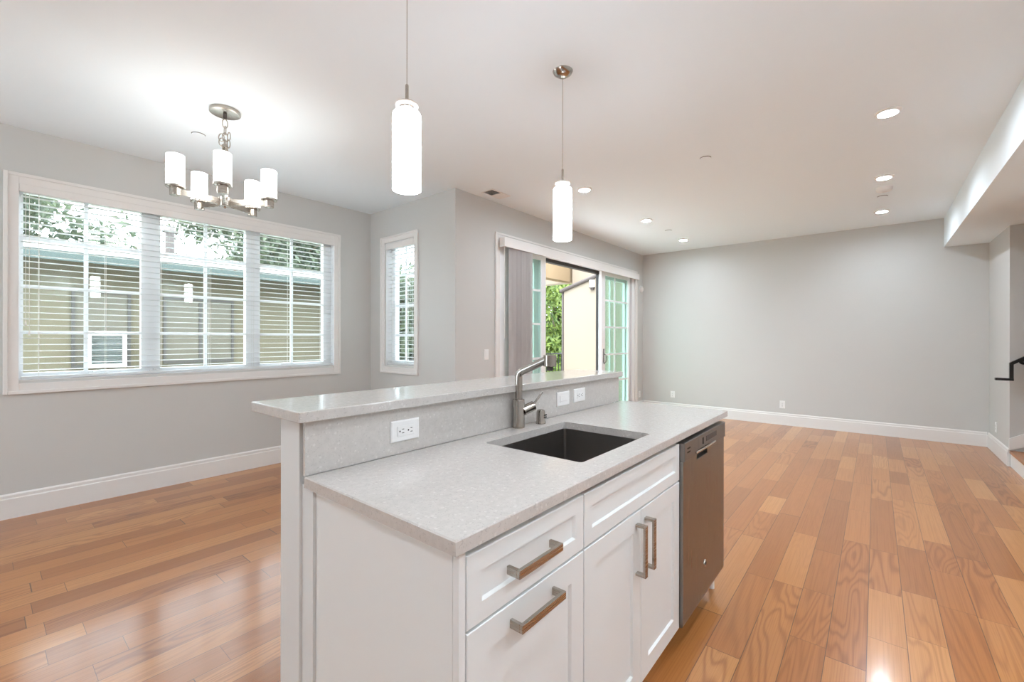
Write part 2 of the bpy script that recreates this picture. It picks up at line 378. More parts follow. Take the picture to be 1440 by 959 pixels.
# ------------------------------------------------------------------ window_1: the wide three-light window
w1 = struct(thing('window_1', (1.39, YW, .89)))
def casing_y(x0, x1, z0, z1, wd, y, name, parent, full=True):
    mb = MB()
    o, i = .019, .008
    for a in ((x0, x0 + wd, z0, z1), (x1 - wd, x1, z0, z1), (x0 + wd, x1 - wd, z1 - wd, z1)) + (((x0 + wd, x1 - wd, z0, z0 + wd),) if full else ()):
        mb.box(a[0], a[1], y - .012, y, a[2], a[3], .002)
    e = .024                                # raised outer band
    frame = [(x0, x0 + e, z0, z1), (x1 - e, x1, z0, z1), (x0 + e, x1 - e, z1 - e, z1)] + ([(x0 + e, x1 - e, z0, z0 + e)] if full else [])
    for a in frame: mb.box(a[0], a[1], y - .021, y - .011, a[2], a[3], .003)
    return mb.build(name, M_trim, parent)
casing_y(.112, 2.676, .888, 2.493, .076, YW, 'casing', w1)
mb = MB(); frame_y(mb, WX0, WX1, WZ0, WZ1, YW, YW + .13, .003, .003, .004, .004); mb.build('jamb', M_vinyl, w1)
GY = YW + .09
cols = [(.213, .552, .894), (1.026, 1.369, 1.711), (1.843, 2.165, 2.516)]
mb = MB()
mb.box(WX0 + .003, .213, GY - .012, GY + .045, WZ0 + .004, WZ1 - .004); mb.box(2.516, WX1 - .003, GY - .012, GY + .045, WZ0 + .004, WZ1 - .004)
for a, b in ((.894, 1.026), (1.711, 1.843)):
    mb.box(a, b, GY - .012, GY + .045, 1.035, 2.375)
mb.box(.213, 2.516, GY - .012, GY + .045, WZ0 + .004, 1.035); mb.box(.213, 2.516, GY - .012, GY + .045, 2.375, WZ1 - .004)
mb.build('window_frame', M_vinyl, w1)
for c in cols:
    mb = MB(); mb.box(c[0], c[2], GY + .010, GY + .014, 1.035, 2.375); pane = mb.build('glass', M_glass, w1)
    mb = MB(); mb.box(c[1] - .013, c[1] + .013, GY - .006, GY + .006, 1.035, 2.375)
    for z in (1.338, 1.681, 2.04): mb.box(c[0], c[2], GY - .005, GY + .005, z - .013, z + .013)
    mb.build('muntins', M_vinyl, pane)
for x in (.60, .985, 2.06):
    mb = MB(); mb.box(x - .035, x + .035, GY - .026, GY - .013, 1.012, 1.022, .002); mb.box(x - .012, x + .012, GY - .03, GY - .012, 1.02, 1.034, .002)
    mb.build('crank_handle', M_plate, w1)

def venetian(name, label, along, a0, a1, c, z_top, z_bot, val, ladders, cord, out):
    """along 'x' or 'y'; c = centre plane of the slats; out = +1/-1 direction towards the room"""
    mid = (a0 + a1) / 2
    t = thing(name, (mid, c, z_bot) if along == 'x' else (c, mid, z_bot), label, 'blind')
    def bx(mb, p0, p1, q0, q1, z0, z1, bev=0):
        q0, q1 = sorted((c + out * q0, c + out * q1))
        return mb.box(p0, p1, q0, q1, z0, z1, bev) if along == 'x' else mb.box(q0, q1, p0, p1, z0, z1, bev)
    bx(MB(), a0 - .012, a1 + .012, .030, .046, val[0], val[1], .003).build('valance', M_trim, t)
    bx(MB(), a0, a1, -.025, .028, val[0] + .012, val[1] - .004).build('headrail', M_slat, t)
    mb = MB(); z = z_top
    while z > z_bot + .02:
        hw = .0245
        prof = [(-hw, z - .0016), (0, z + .0012), (hw, z - .0016), (hw, z + .0010), (0, z + .0038), (-hw, z + .0010)]
        mb.prism([(c + out * p[0], p[1]) for p in prof], along, a0, a1)
        z -= .0475
    mb.build('slats', M_slat, t)
    bx(MB(), a0, a1, -.024, .024, z_bot - .012, z_bot + .008, .003).build('bottom_rail', M_slat, t)
    for l in ladders:
        mb = MB()
        bx(mb, l - .0012, l + .0012, .0255, .0275, z_bot, val[0] + .02); bx(mb, l - .0012, l + .0012, -.0275, -.0255, z_bot, val[0] + .02)
        mb.build('ladder_cord', M_cord, t)
    for k, (p, zz) in enumerate(cord):
        q = c + out * .034
        P = (lambda z: (p, q, z)) if along == 'x' else (lambda z: (q, p, z))
        cd_ = MB().tube([P(val[0] + .01), P(zz)], .0016, 6).build('pull_cord', M_cord, t)
        mb = MB(); mb.cyl(P(zz - .035), P(zz), .007, .003, 10); mb.build('tassel', M_cord, cd_)
    return t
venetian('venetian_blind', 'wide white horizontal slat blind in the three-light window, slats open', 'x', .200, 2.594, YW + .036, 2.338, 1.005, (2.362, 2.422),
         (.29, .66, 1.02, 1.39, 1.76, 2.11, 2.47), ((.222, 1.42), (.240, 1.35)), -1)

# ------------------------------------------------------------------ window_2: the narrow window on the return wall
w2 = struct(thing('window_2', (XC, 4.22, .89)))
mb = MB(); y0, y1, z0, z1, wd = 3.868, 4.570, .893, 2.494, .072
for a in ((y0, y0 + wd, z0, z1), (y1 - wd, y1, z0, z1), (y0 + wd, y1 - wd, z1 - wd, z1), (y0 + wd, y1 - wd, z0, z0 + wd)): mb.box(XC - .012, XC, a[0], a[1], a[2], a[3], .002)
e = .022
for a in ((y0, y0 + e, z0, z1), (y1 - e, y1, z0, z1), (y0 + e, y1 - e, z1 - e, z1), (y0 + e, y1 - e, z0, z0 + e)): mb.box(XC - .021, XC - .011, a[0], a[1], a[2], a[3], .003)
mb.build('casing', M_trim, w2)
mb = MB(); frame_x(mb, SY0, SY1, SZ0, SZ1, XC, XC + .13, .003, .003, .004, .004); mb.build('jamb', M_vinyl, w2)
GX = XC + .09
mb = MB(); frame_x(mb, SY0 + .003, SY1 - .003, SZ0 + .004, SZ1 - .004, GX - .012, GX + .045, .045, .07, .05, .045); mb.build('window_frame', M_vinyl, w2)
pane = MB().box(GX + .010, GX + .014, SY0 + .048, SY1 - .073, 1.039, 2.371).build('glass', M_glass, w2)
mb = MB(); mb.box(GX - .006, GX + .006, 4.195, 4.221, 1.039, 2.371)
for z in (1.338, 1.681, 2.04): mb.box(GX - .005, GX + .005, SY0 + .048, SY1 - .073, z - .013, z + .013)
mb.build('muntins', M_vinyl, pane)
venetian('venetian_blind', 'narrow white horizontal slat blind in the slim window beside the corner', 'y', 3.957, 4.462, XC + .036, 2.318, 1.005, (2.342, 2.412),
         (4.06, 4.36), ((4.02, 1.75),), -1)

# ------------------------------------------------------------------ added_window: unseen window added behind the camera for fill daylight
w3 = struct(thing('added_window', (X0, 3.45, .63)))
mb = MB(); frame_x(mb, KY0 - .07, KY1 + .07, KZ0 - .07, KZ1 + .07, X0, X0 + .018, .07, .07, .07, .07, .002); mb.build('casing', M_trim, w3)
mb = MB(); frame_x(mb, KY0, KY1, KZ0, KZ1, X0 - .12, X0 - .05, .05, .05, .05, .05)
for q in (3.45,): mb.box(X0 - .12, X0 - .05, q - .04, q + .04, KZ0, KZ1)
mb.build('window_frame', M_vinyl, w3)
MB().box(X0 - .09, X0 - .086, KY0 + .05, KY1 - .05, KZ0 + .05, KZ1 - .05).build('glass', M_glass, w3)

# ------------------------------------------------------------------ door_1: the sliding patio door
dr = struct(thing('door_1', (5.57, YS, 0)))
mb = MB()
for a in ((3.680, 3.755, 0, 2.493), (7.395, 7.470, 0, 2.493), (3.755, 7.395, 2.40, 2.493)):
    mb.box(a[0], a[1], YS - .012, YS, a[2], a[3], .002)
for a in ((3.680, 3.704, 0, 2.493), (7.446, 7.470, 0, 2.493), (3.704, 7.446, 2.469, 2.493)): mb.box(a[0], a[1], YS - .021, YS - .011, a[2], a[3], .003)
mb.build('casing', M_trim, dr)
mb = MB(); mb.box(3.757, 3.785, YS + .002, YS + .145, 0, 2.395); mb.box(7.288, 7.393, YS + .002, YS + .145, 0, 2.395); mb.box(3.785, 7.360, YS + .002, YS + .145, 2.365, 2.395)
mb.box(3.785, 7.360, YS + .002, YS + .145, 0.0, .02); mb.build('door_frame', M_vinyl, dr)
MB().box(3.787, 7.286, YS + .072, YS + .140, 2.318, 2.364).build('head_track', M_dark, dr)
MB().box(7.252, 7.287, YS + .052, YS + .070, .022, 2.364).build('gap_shade_strip', M_dark, dr)  # dark-coloured strip stands in for the shade in the gap beside the panel
def slider_panel(x0, x1, ya, sl, sr, muntx, handle=None, strip=None):
    p = MB(); z0, z1 = .022, 2.362 if ya < YS + .04 else 2.316
    p.box(x0, x0 + sl, ya, ya + .045, z0, z1, .002); p.box(x1 - sr, x1, ya, ya + .045, z0, z1, .002)
    p.box(x0 + sl, x1 - sr, ya, ya + .045, z0, .19, .002); p.box(x0 + sl, x1 - sr, ya, ya + .045, min(2.305, z1 - .05), z1, .002)
    p = p.build('sliding_panel', M_vinyl, dr)
    MB().box(x0 + sl, x1 - sr, ya + .021, ya + .025, .19, min(2.305, z1 - .05)).build('glass', M_gglass, p)
    mb = MB()
    for mx in muntx: mb.box(mx - .015, mx + .015, ya + .014, ya + .032, .19, min(2.305, z1 - .05))
    for z in (.61, 1.045, 1.485, 1.914): mb.box(x0 + sl, x1 - sr, ya + .016, ya + .030, z - .013, z + .013)
    mb.build('muntins', M_vinyl, p)
    if handle:
        mb = MB(); mb.box(handle - .014, handle + .014, ya - .006, ya, .92, 1.14, .003)
        mb.tube([(handle, ya - .004, 1.06), (handle + .004, ya - .035, 1.045), (handle + .006, ya - .052, 1.0), (handle + .004, ya - .046, .95), (handle, ya - .004, .90)], .007, 8)
        mb.build('door_handle', M_gutter, p, smooth=True)
    if strip: MB().box(strip - .006, strip, ya + .002, ya + .043, z0, z1).build('weather_strip', M_dark, p)
slider_panel(3.787, 4.705, YS + .025, .17, .10, (4.235,))
slider_panel(3.795, 4.690, YS + .088, .20, .16, (4.10,))
slider_panel(6.215, 7.250, YS + .025, .125, .060, (6.705,), handle=6.285)
slider_panel(6.235, 7.282, YS + .088, .10, .10, (6.66,), strip=6.234)
# vertical blind stacked at the left of the door
vb = thing('vertical_blind', (4.05, 3.24, .03), 'grey vertical vane blind stacked at the left of the sliding door under a white valance', 'blind')
mb = MB(); mb.box(3.735, 7.375, 3.190, 3.204, 2.328, 2.430, .003); mb.box(3.735, 3.749, 3.203, YS - .022, 2.328, 2.430); mb.box(7.361, 7.375, 3.203, YS - .022, 2.328, 2.430)
mb.box(3.748, 7.362, 3.203, YS - .022, 2.420, 2.430); mb.build('valance', M_trim, vb)
MB().box(3.755, 7.35, 3.215, 3.245, 2.385, 2.419).build('head_rail', M_slat, vb)
mb = MB(); x = 3.80
for k in range(23):
    xx = 3.902 + k * .0152; pts = []; tw = random.uniform(.45, 1.15); yo = random.uniform(-.008, .008)
    for i in range(5):
        t = i / 4 - .5; pts.append((xx + .004 * (1 - 4 * t * t) + -t * .070 * tw + random.uniform(-.002, .002), 3.230 + yo + t * .052))
    poly = pts + [(p[0] + .0022, p[1]) for p in pts[::-1]]
    mb.prism(poly, 'z', .03, 2.345)
mb.build('vanes', M_vane, vb)
MB().tube([(3.775, 3.225, 2.38), (3.775, 3.225, 1.30)], .004, 8).build('wand', M_plate, vb)

# ================================================================== CEILING THINGS
def downlight(x, y, label, mat, group, z=CEIL):
    t = thing('recessed_light', (x, y, z), label, 'ceiling light', group)
    mb = MB(); R_, r_ = .075, .052
    mb.lathe([(R_, z), (R_, z - .004), (R_ - .005, z - .006), (r_ + .006, z - .013), (r_ + .003, z - .0135), (r_ + .002, z - .001)], (x, y), 36, cap=False)
    mb.build('trim_ring', M_plate, t, smooth=True)
    MB().lathe([(r_, z - .0030), (r_ , z - .0012)], (x, y), 36).build('lens', mat, t)
    return t
names = {(3.895, -.062): 'recessed ceiling light nearest the camera in the right-hand row',
         (5.435, -.060): 'middle recessed ceiling light of the right-hand row, just before the smoke detector',
         (6.860, -.056): 'farthest recessed ceiling light of the right-hand row, beyond the smoke detector',
         (3.943, 2.296): 'recessed ceiling light just right of the farther glass pendant',
         (5.473, 2.277): 'middle recessed ceiling light of the row along the patio door',
         (6.910, 2.284): 'farthest recessed ceiling light of the row along the patio door, near the room corner'}
for (x, y), l in names.items(): downlight(x, y, l, M_down, 'recessed ceiling lights')
for (x, y) in ((2.3, -.06), (.75, -.06), (-.8, -.06), (-2.3, -.06), (-.8, 2.3), (-2.3, 2.3)):  # unseen lamps added out of view as fill for island and ceiling
    downlight(x, y, 'added fill light in the ceiling over the unseen kitchen', M_kitch_fill, 'added kitchen ceiling lights')

for x in (-.6, .9, 2.4): downlight(x, -.88, 'added fill light in the lowered soffit over the unseen kitchen run', M_soffit_fill, 'added kitchen soffit lights', ZB)  # unseen lamps added to brighten the cabinet fronts
t = thing('smoke_detector', (5.822, -.065, CEIL), 'round white smoke detector on the ceiling between two recessed lights', 'smoke detector')
MB().lathe([(.050, CEIL - .038), (.062, CEIL - .032), (.068, CEIL - .012), (.070, CEIL)], (5.822, -.065)).build('housing', M_plate, t, smooth=True)
MB().lathe([(.018, CEIL - .041), (.022, CEIL - .0385)], (5.822, -.065), 20).build('test_button', M_trim, t, smooth=True)
def sprinkler(x, y, label):
    t = thing('sprinkler_cover', (x, y, CEIL), label, 'sprinkler cover', 'flush ceiling sprinkler covers')
    MB().lathe([(.040, CEIL - .006), (.042, CEIL - .004)], (x, y), 28).build('cover_plate', M_ceil, t, smooth=True)
    MB().lathe([(.0435, CEIL - .0022), (.0445, CEIL)], (x, y), 28).build('shadow_ring', M_gutter, t)
sprinkler(6.155, -.055, 'small flush disc on the ceiling just beyond the smoke detector')
sprinkler(3.908, 1.110, 'small flush disc alone in the middle of the ceiling')
sprinkler(6.189, 2.253, 'small flush disc on the ceiling between the two far lights by the patio door')
sprinkler(1.051, 3.919, 'small flush disc on the ceiling behind the chandelier chain')
# supply vent, half of its louvres turned away
vt = thing('ceiling_vent', (3.48, 3.095, CEIL), 'rectangular ceiling air vent near the wall above the patio door', 'vent')
mb = MB(); z = CEIL
for a in ((3.335, 3.625, 3.012, 3.028), (3.335, 3.625, 3.156, 3.172), (3.335, 3.351, 3.028, 3.156), (3.609, 3.625, 3.028, 3.156), (3.480, 3.488, 3.028, 3.156)): mb.box(a[0], a[1], a[2], a[3], z - .006, z, .0015)
mb.build('vent_frame', M_trim, vt)
MB().box(3.351, 3.609, 3.028, 3.156, z - .0012, z - .0002).build('duct', M_dark, vt)
mb = MB()
for k in range(7):
    x = 3.356 + k * .0178; mb.prism([(x + .0065, z - .0015), (x + .008, z - .0015), (x + .0015, z - .008), (x, z - .008)], 'y', 3.028, 3.156)
for k in range(7):
    x = 3.490 + k * .0168; mb.prism([(x, z - .0015), (x + .0015, z - .0015), (x + .016, z - .008), (x + .0145, z - .008)], 'y', 3.028, 3.156)
mb.build('louvres', M_trim, vt)

# ------------------------------------------------------------------ pendants
def make_pendant(x, y, label):
    t = thing('pendant_lamp', (x, y, 1.858), label, 'pendant light', 'glass pendants over the island')
    c = (x, y)
    MB().lathe([(.012, CEIL - .030), (.030, CEIL - .027), (.052, CEIL - .012), (.058, CEIL)], c).build('canopy', M_faucet, t, smooth=True)
    MB().tube([(x, y, CEIL - .028), (x, y, 2.255)], .0016, 8).build('cable', M_nickel, t)
    MB().lathe([(.0065, 2.19), (.0065, 2.262), (.004, 2.266)], c, 16).build('rod', M_nickel, t, smooth=True)
    MB().lathe([(.020, 2.158), (.020, 2.178), (.0065, 2.186), (.0065, 2.192)], c, 20).build('socket_cap', M_nickel, t, smooth=True)
    pts = [(x + .036 * math.cos(2 * PI * k / 28), y + .036 * math.sin(2 * PI * k / 28), 2.184) for k in range(28)]
    MB().tube(pts, .0075, 10, closed=True).build('glass_collar', M_collar, t, smooth=True)
    pr = [(.050, 1.860), (.0535, 1.862), (.0535, 2.142), (.0515, 2.152), (.046, 2.158), (.022, 2.160)]
    MB().lathe(pr, c, 40).build('shade', M_pend, t, smooth=True)
    return t
pend = make_pendant(1.042, 1.382, 'nearer of the two glowing white glass cylinder pendants over the island')
p2 = copy_tree(pend); p2.location = (2.128, 1.382, 1.858); p2['label'] = 'farther glass cylinder pendant over the island, its whole canopy in view'

# ------------------------------------------------------------------ chandelier
CX, CY = 1.055, 3.372
ch = thing('chandelier', (CX, CY, 2.18), 'five-light brushed nickel chandelier with white glass cylinders in front of the wide window', 'chandelier')
c = (CX, CY)
MB().lathe([(.084, CEIL - .024), (.090, CEIL - .021), (.090, CEIL - .003), (.088, CEIL)], c, 48).build('canopy', M_nickel, ch, smooth=True)
mb = MB(); mb.lathe([(.010, CEIL - .052), (.012, CEIL - .046), (.012, CEIL - .020)], c, 16)
mb.build('canopy_nut', M_gutter, ch, smooth=True)
mb = MB(); z = 2.765
for k in range(5):                                          # oval chain links
    w, h = (.016, .030); pts = []
    for i in range(20):
        a = 2 * PI * i / 20; q = (w * math.cos(a), h * math.sin(a))
        pts.append((CX + (q[0] if k % 2 == 0 else 0), CY + (q[0] if k % 2 else 0), z - .028 + q[1]))
    mb.tube(pts, .0035, 8, closed=True); z -= .046
# surplus links bunched beside the stem
for k, (dx, dy, zc) in enumerate(((.020, -.012, 2.655), (-.018, .010, 2.640), (.018, -.012, 2.602), (-.016, .012, 2.612))):
    pts = [(CX + dx + .013 * math.cos(2 * PI * i / 18) * (1 if k % 2 else .4), CY + dy - .010 * math.cos(2 * PI * i / 18), zc + .026 * math.sin(2 * PI * i / 18)) for i in range(18)]
    mb.tube(pts, .0033, 8, closed=True)
mb.build('chain', M_nickel, ch, smooth=True)
mb = MB()
for a in range(4): mb.tube([(CX + .011 * math.cos(a * PI / 2), CY + .011 * math.sin(a * PI / 2), 2.235), (CX + .011 * math.cos(a * PI / 2), CY + .011 * math.sin(a * PI / 2), 2.585)], .0055, 10)
mb.lathe([(.019, 2.575), (.019, 2.592), (.006, 2.60)], c, 20); mb.build('stem', M_nickel, ch, smooth=True)
MB().lathe([(.006, 2.168), (.010, 2.176), (.034, 2.180), (.036, 2.184), (.036, 2.238), (.028, 2.242)], c, 32).build('hub', M_nickel, ch, smooth=True)
for k in range(5):
    q = math.radians(34 + 72 * k); dx, dy = math.cos(q), math.sin(q); px, py = -dy, dx
    P = lambda s, o, z: (CX + dx * s + px * o, CY + dy * s + py * o, z)
    hw = .0075; rings = []
    for s, za, zb in ((.034, 2.186, 2.230), (.14, 2.194, 2.232), (.246, 2.198, 2.234)):
        rings.append([P(s, -hw, za), P(s, hw, za), P(s, hw, zb), P(s, -hw, zb)])
    arm = MB().loft(rings).build('arm', M_nickel, ch)
    e = (CX + dx * .27, CY + dy * .27)
    MB().lathe([(.029, 2.190), (.030, 2.191), (.030, 2.238), (.0515, 2.239), (.0520, 2.241), (.0520, 2.251), (.049, 2.2525)], e, 32).build('lamp_cup', M_nickel, arm, smooth=True)
    MB().lathe([(.0475, 2.253), (.0485, 2.256), (.0485, 2.440), (.044, 2.443)], e, 36).build('shade', M_chan, arm, smooth=True)

# ================================================================== THE ISLAND
CX0, CX1, CY0, CY1, CZ = .572, 2.545, .6085, 1.2137, .914
CT = .030
# worktop with the sink cut-out
def rounded(x0, x1, y0, y1, rad, n=5):
    pts = []
    for cx, cy, a0 in ((x1 - rad, y0 + rad, -PI / 2), (x1 - rad, y1 - rad, 0), (x0 + rad, y1 - rad, PI / 2), (x0 + rad, y0 + rad, PI)):
        for i in range(n + 1): a = a0 + PI / 2 * i / n; pts.append((cx + rad * math.cos(a), cy + rad * math.sin(a)))
    return pts
SX0, SX1, SYA, SYB = 1.182, 1.720, .697, 1.104
hole = rounded(SX0, SX1, SYA, SYB, .014)
mb = MB(); bm = mb.bm; ch_ = .003
def ring(pts, z): return [bm.verts.new((p[0], p[1], z)) for p in pts]
outer = lambda e: [(CX0 + e, CY0 + e), (CX1 - e, CY0 + e), (CX1 - e, CY1 - e), (CX0 + e, CY1 - e)]
o_b, o_m, o_t = ring(outer(0), CZ - CT), ring(outer(0), CZ - ch_), ring(outer(ch_), CZ)
h_b, h_t = ring(hole, CZ - CT), ring(hole, CZ)
for A, B in ((o_b, o_m), (o_m, o_t), (h_b, h_t)):
    for k in range(len(A)): bm.faces.new((A[k], A[(k + 1) % len(A)], B[(k + 1) % len(A)], B[k]))
for A, B in ((o_t, h_t), (o_b, h_b)):
    es = []
    for R_ in (A, B):
        for k in range(len(R_)):
            e = bm.edges.get((R_[k], R_[(k + 1) % len(R_)])); es.append(e)
    bmesh.ops.triangle_fill(bm, use_beauty=True, use_dissolve=False, edges=es)
tag(mb.build('countertop', M_quartz), 'grey speckled quartz worktop of the island with the sink cut into it', 'countertop')
tag(MB().box(.545, 2.503, 1.188, 1.510, 1.067, 1.097, .003).build('bar_top', M_quartz), 'raised grey quartz bar ledge above the island backsplash', 'countertop')
tag(MB().box(.575, 2.500, CY1 + .0005, CY1 + .0125, CZ + .0005, 1.0665).build('backsplash', M_quartz), 'upright grey quartz backsplash strip between worktop and raised bar ledge', 'backsplash')
kw = thing('island_knee_wall', (1.54, 1.31, 0), 'white painted knee wall carrying the raised bar ledge', 'half wall')
MB().box(.578, 2.500, 1.255, 1.376, 0, 1.0665, .002).build('wall_body', M_panel, kw)
MB().box(.586, .606, 1.1912, 1.2548, 0, CZ - CT - .001).build('end_filler', M_panel, kw)
MB().box(.60, 2.480, CY1 + .013, 1.2548, CZ + .001, 1.0665).build('backer_strip', M_gutter, kw)

FY = .620                                                    # face of doors and drawers
def shaker(mb, x0, x1, z0, z1, yf=FY, rail=.062, th=.019, dep=.008, c=.0018):
    mb.loft([rect_y(x0, x1, z0, z1, yf + th), rect_y(x0, x1, z0, z1, yf + c), rect_y(x0 + c, x1 - c, z0 + c, z1 - c, yf),
             rect_y(x0 + rail, x1 - rail, z0 + rail, z1 - rail, yf), rect_y(x0 + rail + .004, x1 - rail - .004, z0 + rail + .004, z1 - rail - .004, yf + dep)])
    return mb
def bar_pull(parent, a, b, vertical=False):
    """square-section bow pull standing 34 mm off the face"""
    mb = MB(); h = .0095; yo = FY - .036
    if not vertical:
        (x0, x1), z = a, b
        mb.box(x0, x1, yo, yo + .009, z - h, z + h, .0012)
        for x in (x0, x1 - .009): mb.box(x, x + .009, yo + .008, FY + .0008, z - h, z + h, .0012)
    else:
        x, (z0, z1) = a, b
        mb.box(x - h, x + h, yo, yo + .009, z0, z1, .0012)
        for z in (z0, z1 - .009): mb.box(x - h, x + h, yo + .008, FY + .0008, z, z + .009, .0012)
    return mb.build('handle', M_nickel, parent)
# drawer unit
bc = thing('base_cabinet', (.83, .9, 0), 'white island drawer cabinet at the near end, two horizontal bar handles', 'cabinet')
mb = MB(); frame_y(mb, .612, 1.064, .105, CZ - CT - .0015, .642, 1.190, .018, .018, .018, .018); mb.box(.63, 1.046, 1.17, 1.188, .12, .86)
mb.box(.63, 1.046, .642, .66, .690, .728); mb.build('carcass', M_cab, bc)
mb = MB(); mb.box(.594, .6115, .643, 1.1905, .0, CZ - CT - .0015); mb.box(.5925, .594, .640, .66, 0, CZ - CT - .0015); mb.build('side_panel', M_cab, bc)
MB().box(.594, .6112, .6225, .6425, .0, CZ - CT - .0015).build('face_stile', M_cab, bc)
MB().box(.612, 1.064, .70, .718, 0, .104).build('toe_kick', M_panel, bc)
dw_ = shaker(MB(), .6135, 1.0625, .7165, .865, rail=.042).build('drawer', M_cab, bc); bar_pull(dw_, (.735, .905), .790)
dw_ = shaker(MB(), .6135, 1.0625, .110, .7105, rail=.062).build('deep_drawer', M_cab, bc); bar_pull(dw_, (.745, .918), .668)
# sink unit
sc_ = thing('sink_cabinet', (1.448, .9, 0), 'white two-door cabinet under the sink with vertical bar handles', 'cabinet')
mb = MB(); mb.box(1.066, 1.084, .642, 1.19, .105, CZ - CT - .0015); mb.box(1.814, 1.832, .642, 1.19, .105, CZ - CT - .0015); mb.box(1.084, 1.814, .642, 1.19, .105, .123)
mb.box(1.084, 1.814, 1.172, 1.19, .123, .66); mb.box(1.084, 1.814, .642, .655, .690, .728); mb.build('carcass', M_cab, sc_)
MB().box(1.066, 1.832, .70, .718, 0, .104).build('toe_kick', M_panel, sc_)
shaker(MB(), 1.0675, 1.8305, .7165, .865, rail=.042).build('false_front', M_cab, sc_)
do = shaker(MB(), 1.0675, 1.4465, .110, .7105).build('door', M_cab, sc_); bar_pull(do, 1.412, (.502, .674), True)
do = shaker(MB(), 1.4495, 1.8305, .110, .7105).build('door', M_cab, sc_); bar_pull(do, 1.486, (.502, .674), True)
# dishwasher
dwr = thing('dishwasher', (2.15, .9, 0), 'stainless steel dishwasher built into the far end of the island', 'dishwasher')
DX_0, DX_1, DY = 1.838, 2.462, .607
mb = MB(); mb.box(DX_0 + .008, DX_1 - .008, DY + .036, 1.185, .10, .868); mb.build('tub', M_vent_dark, dwr)
mb = MB()
# door skin: front with a slightly rolled top/bottom edge
prof = [(DY + .035, .108), (DY + .006, .108), (DY + .001, .114), (DY, .125), (DY, .787), (DY + .002, .791), (DY + .035, .791)]
PX0, PX1 = 2.015, 2.172
mb.prism(prof, 'x', DX_0, PX0); mb.prism(prof, 'x', PX1, DX_1)
mb.prism([(p[0], min(p[1], .764 - (.791 - p[1]) if p[1] > .78 else p[1])) for p in prof], 'x', PX0, PX1); mb.build('door', M_steel, dwr)
# control panel, with the pocket cut out of its lower edge
mb = MB()
mb.box(DX_0, PX0, DY - .007, DY + .035, .7925, .868, .003); mb.box(PX1, DX_1, DY - .007, DY + .035, .7925, .868, .003); mb.box(PX0 - .004, PX1 + .004, DY - .007, DY + .035, .808, .868, .003)
cp = mb.build('control_panel', M_steel_dk, dwr)
MB().box(PX0 - .002, PX1 + .002, DY + .016, DY + .034, .750, .8075).build('handle_pocket', M_dark, dwr)
mb = MB(); pts = [(1.965 + (2.255 - 1.965) * i / 14, DY - .012 - .004 * math.sin(PI * i / 14), .806) for i in range(15)]
mb.tube(pts, .0045, 8); mb.build('handle_lip', M_chrome, dwr, smooth=True)
mb = MB()
for z in (.822, .838): mb.box(1.868, 1.905, DY - .0078, DY - .006, z, z + .006)
mb.build('vent_slots', M_dark, cp)
MB().box(2.075, 2.092, DY - .0085, DY - .006, .822, .852, .002).build('latch', M_dark, cp)
mb = MB(); mb.box(2.13, 2.30, DY - .0078, DY - .0066, .826, .850); mb.build('display', M_gutter, cp)
mb = MB(); mb.cyl((2.135, DY + .0005, .262), (2.135, DY - .004, .262), .017, .015, 24); bd = mb.build('badge', M_faucet, dwr, smooth=True)
# the curled monogram on the badge
mb = MB()
for s in (-1, 1):
    pts = [(2.135 + s * (.003 + .0065 * math.cos(a)), DY - .0045, .262 + .0075 * math.sin(a)) for a in [i * .45 for i in range(11)]]
    mb.tube(pts, .0011, 6)
mb.build('monogram', M_vent_dark, bd)
MB().box(DX_0 + .01, DX_1 - .05, .70, .72, .0, .105).build('toe_kick', M_dark, dwr)
MB().cyl((2.435, .66, 0), (2.435, .66, .105), .016, .012, 14).build('foot', M_plate, dwr)

# sink
sk = thing('sink', (1.451, .9, .66), 'undermount dark stainless steel sink basin set in the worktop', 'sink')
zt, zb = CZ - CT - .0008, .668
A = rounded(SX0 - .022, SX1 + .022, SYA - .022, SYB + .022, .02); B = rounded(SX0 - .006, SX1 + .006, SYA - .006, SYB + .006, .012)
C_ = rounded(SX0 - .002, SX1 + .002, SYA - .002, SYB + .002, .012); D_ = rounded(SX0 + .016, SX1 - .016, SYA + .016, SYB - .016, .012)
Bo = rounded(SX0 - .009, SX1 + .009, SYA - .009, SYB + .009, .014)
z3 = lambda P_, z: [(p[0], p[1], z) for p in P_]
MB().loft([z3(Bo, zb - .003), z3(Bo, zt - .003), z3(A, zt - .003), z3(A, zt), z3(B, zt), z3(C_, zb + .018), z3(D_, zb)]).build('basin', M_sink, sk, smooth=True, angle=28)
MB().lathe([(.045, zb + .0004), (.045, zb + .003), (.036, zb + .003), (.034, zb + .0012)], (1.46, 1.02), 28).build('drain', M_chrome, sk, smooth=True)

# faucet
FX, FYY = 1.478, 1.182
fa = thing('faucet', (FX, FYY, CZ), 'brushed nickel faucet with angled spout standing behind the sink', 'faucet')
c = (FX, FYY)
MB().lathe([(.0255, CZ), (.0265, CZ + .003), (.0258, CZ + .006), (.0258, 1.032), (.0245, 1.036), (.019, 1.037)], c, 32).build('body', M_faucet, fa, smooth=True)
bend = Vector((FX, FYY, 1.150)); tip = Vector((1.503, 1.046, 1.211)); dirn = (tip - bend).normalized()
path = [Vector((FX, FYY, 1.034)), Vector((FX, FYY, 1.10)), Vector((FX, FYY, 1.128))]
for i in range(1, 6):
    t = i / 6; path.append((1 - t) ** 2 * Vector((FX, FYY, 1.128)) + 2 * t * (1 - t) * bend + t * t * (bend + dirn * .024))
path += [bend + dirn * .026, tip - dirn * .008]
MB().tube(path, .0165, 20).build('spout', M_faucet, fa, smooth=True)
hc = (tip.x + .004, tip.y - .006)
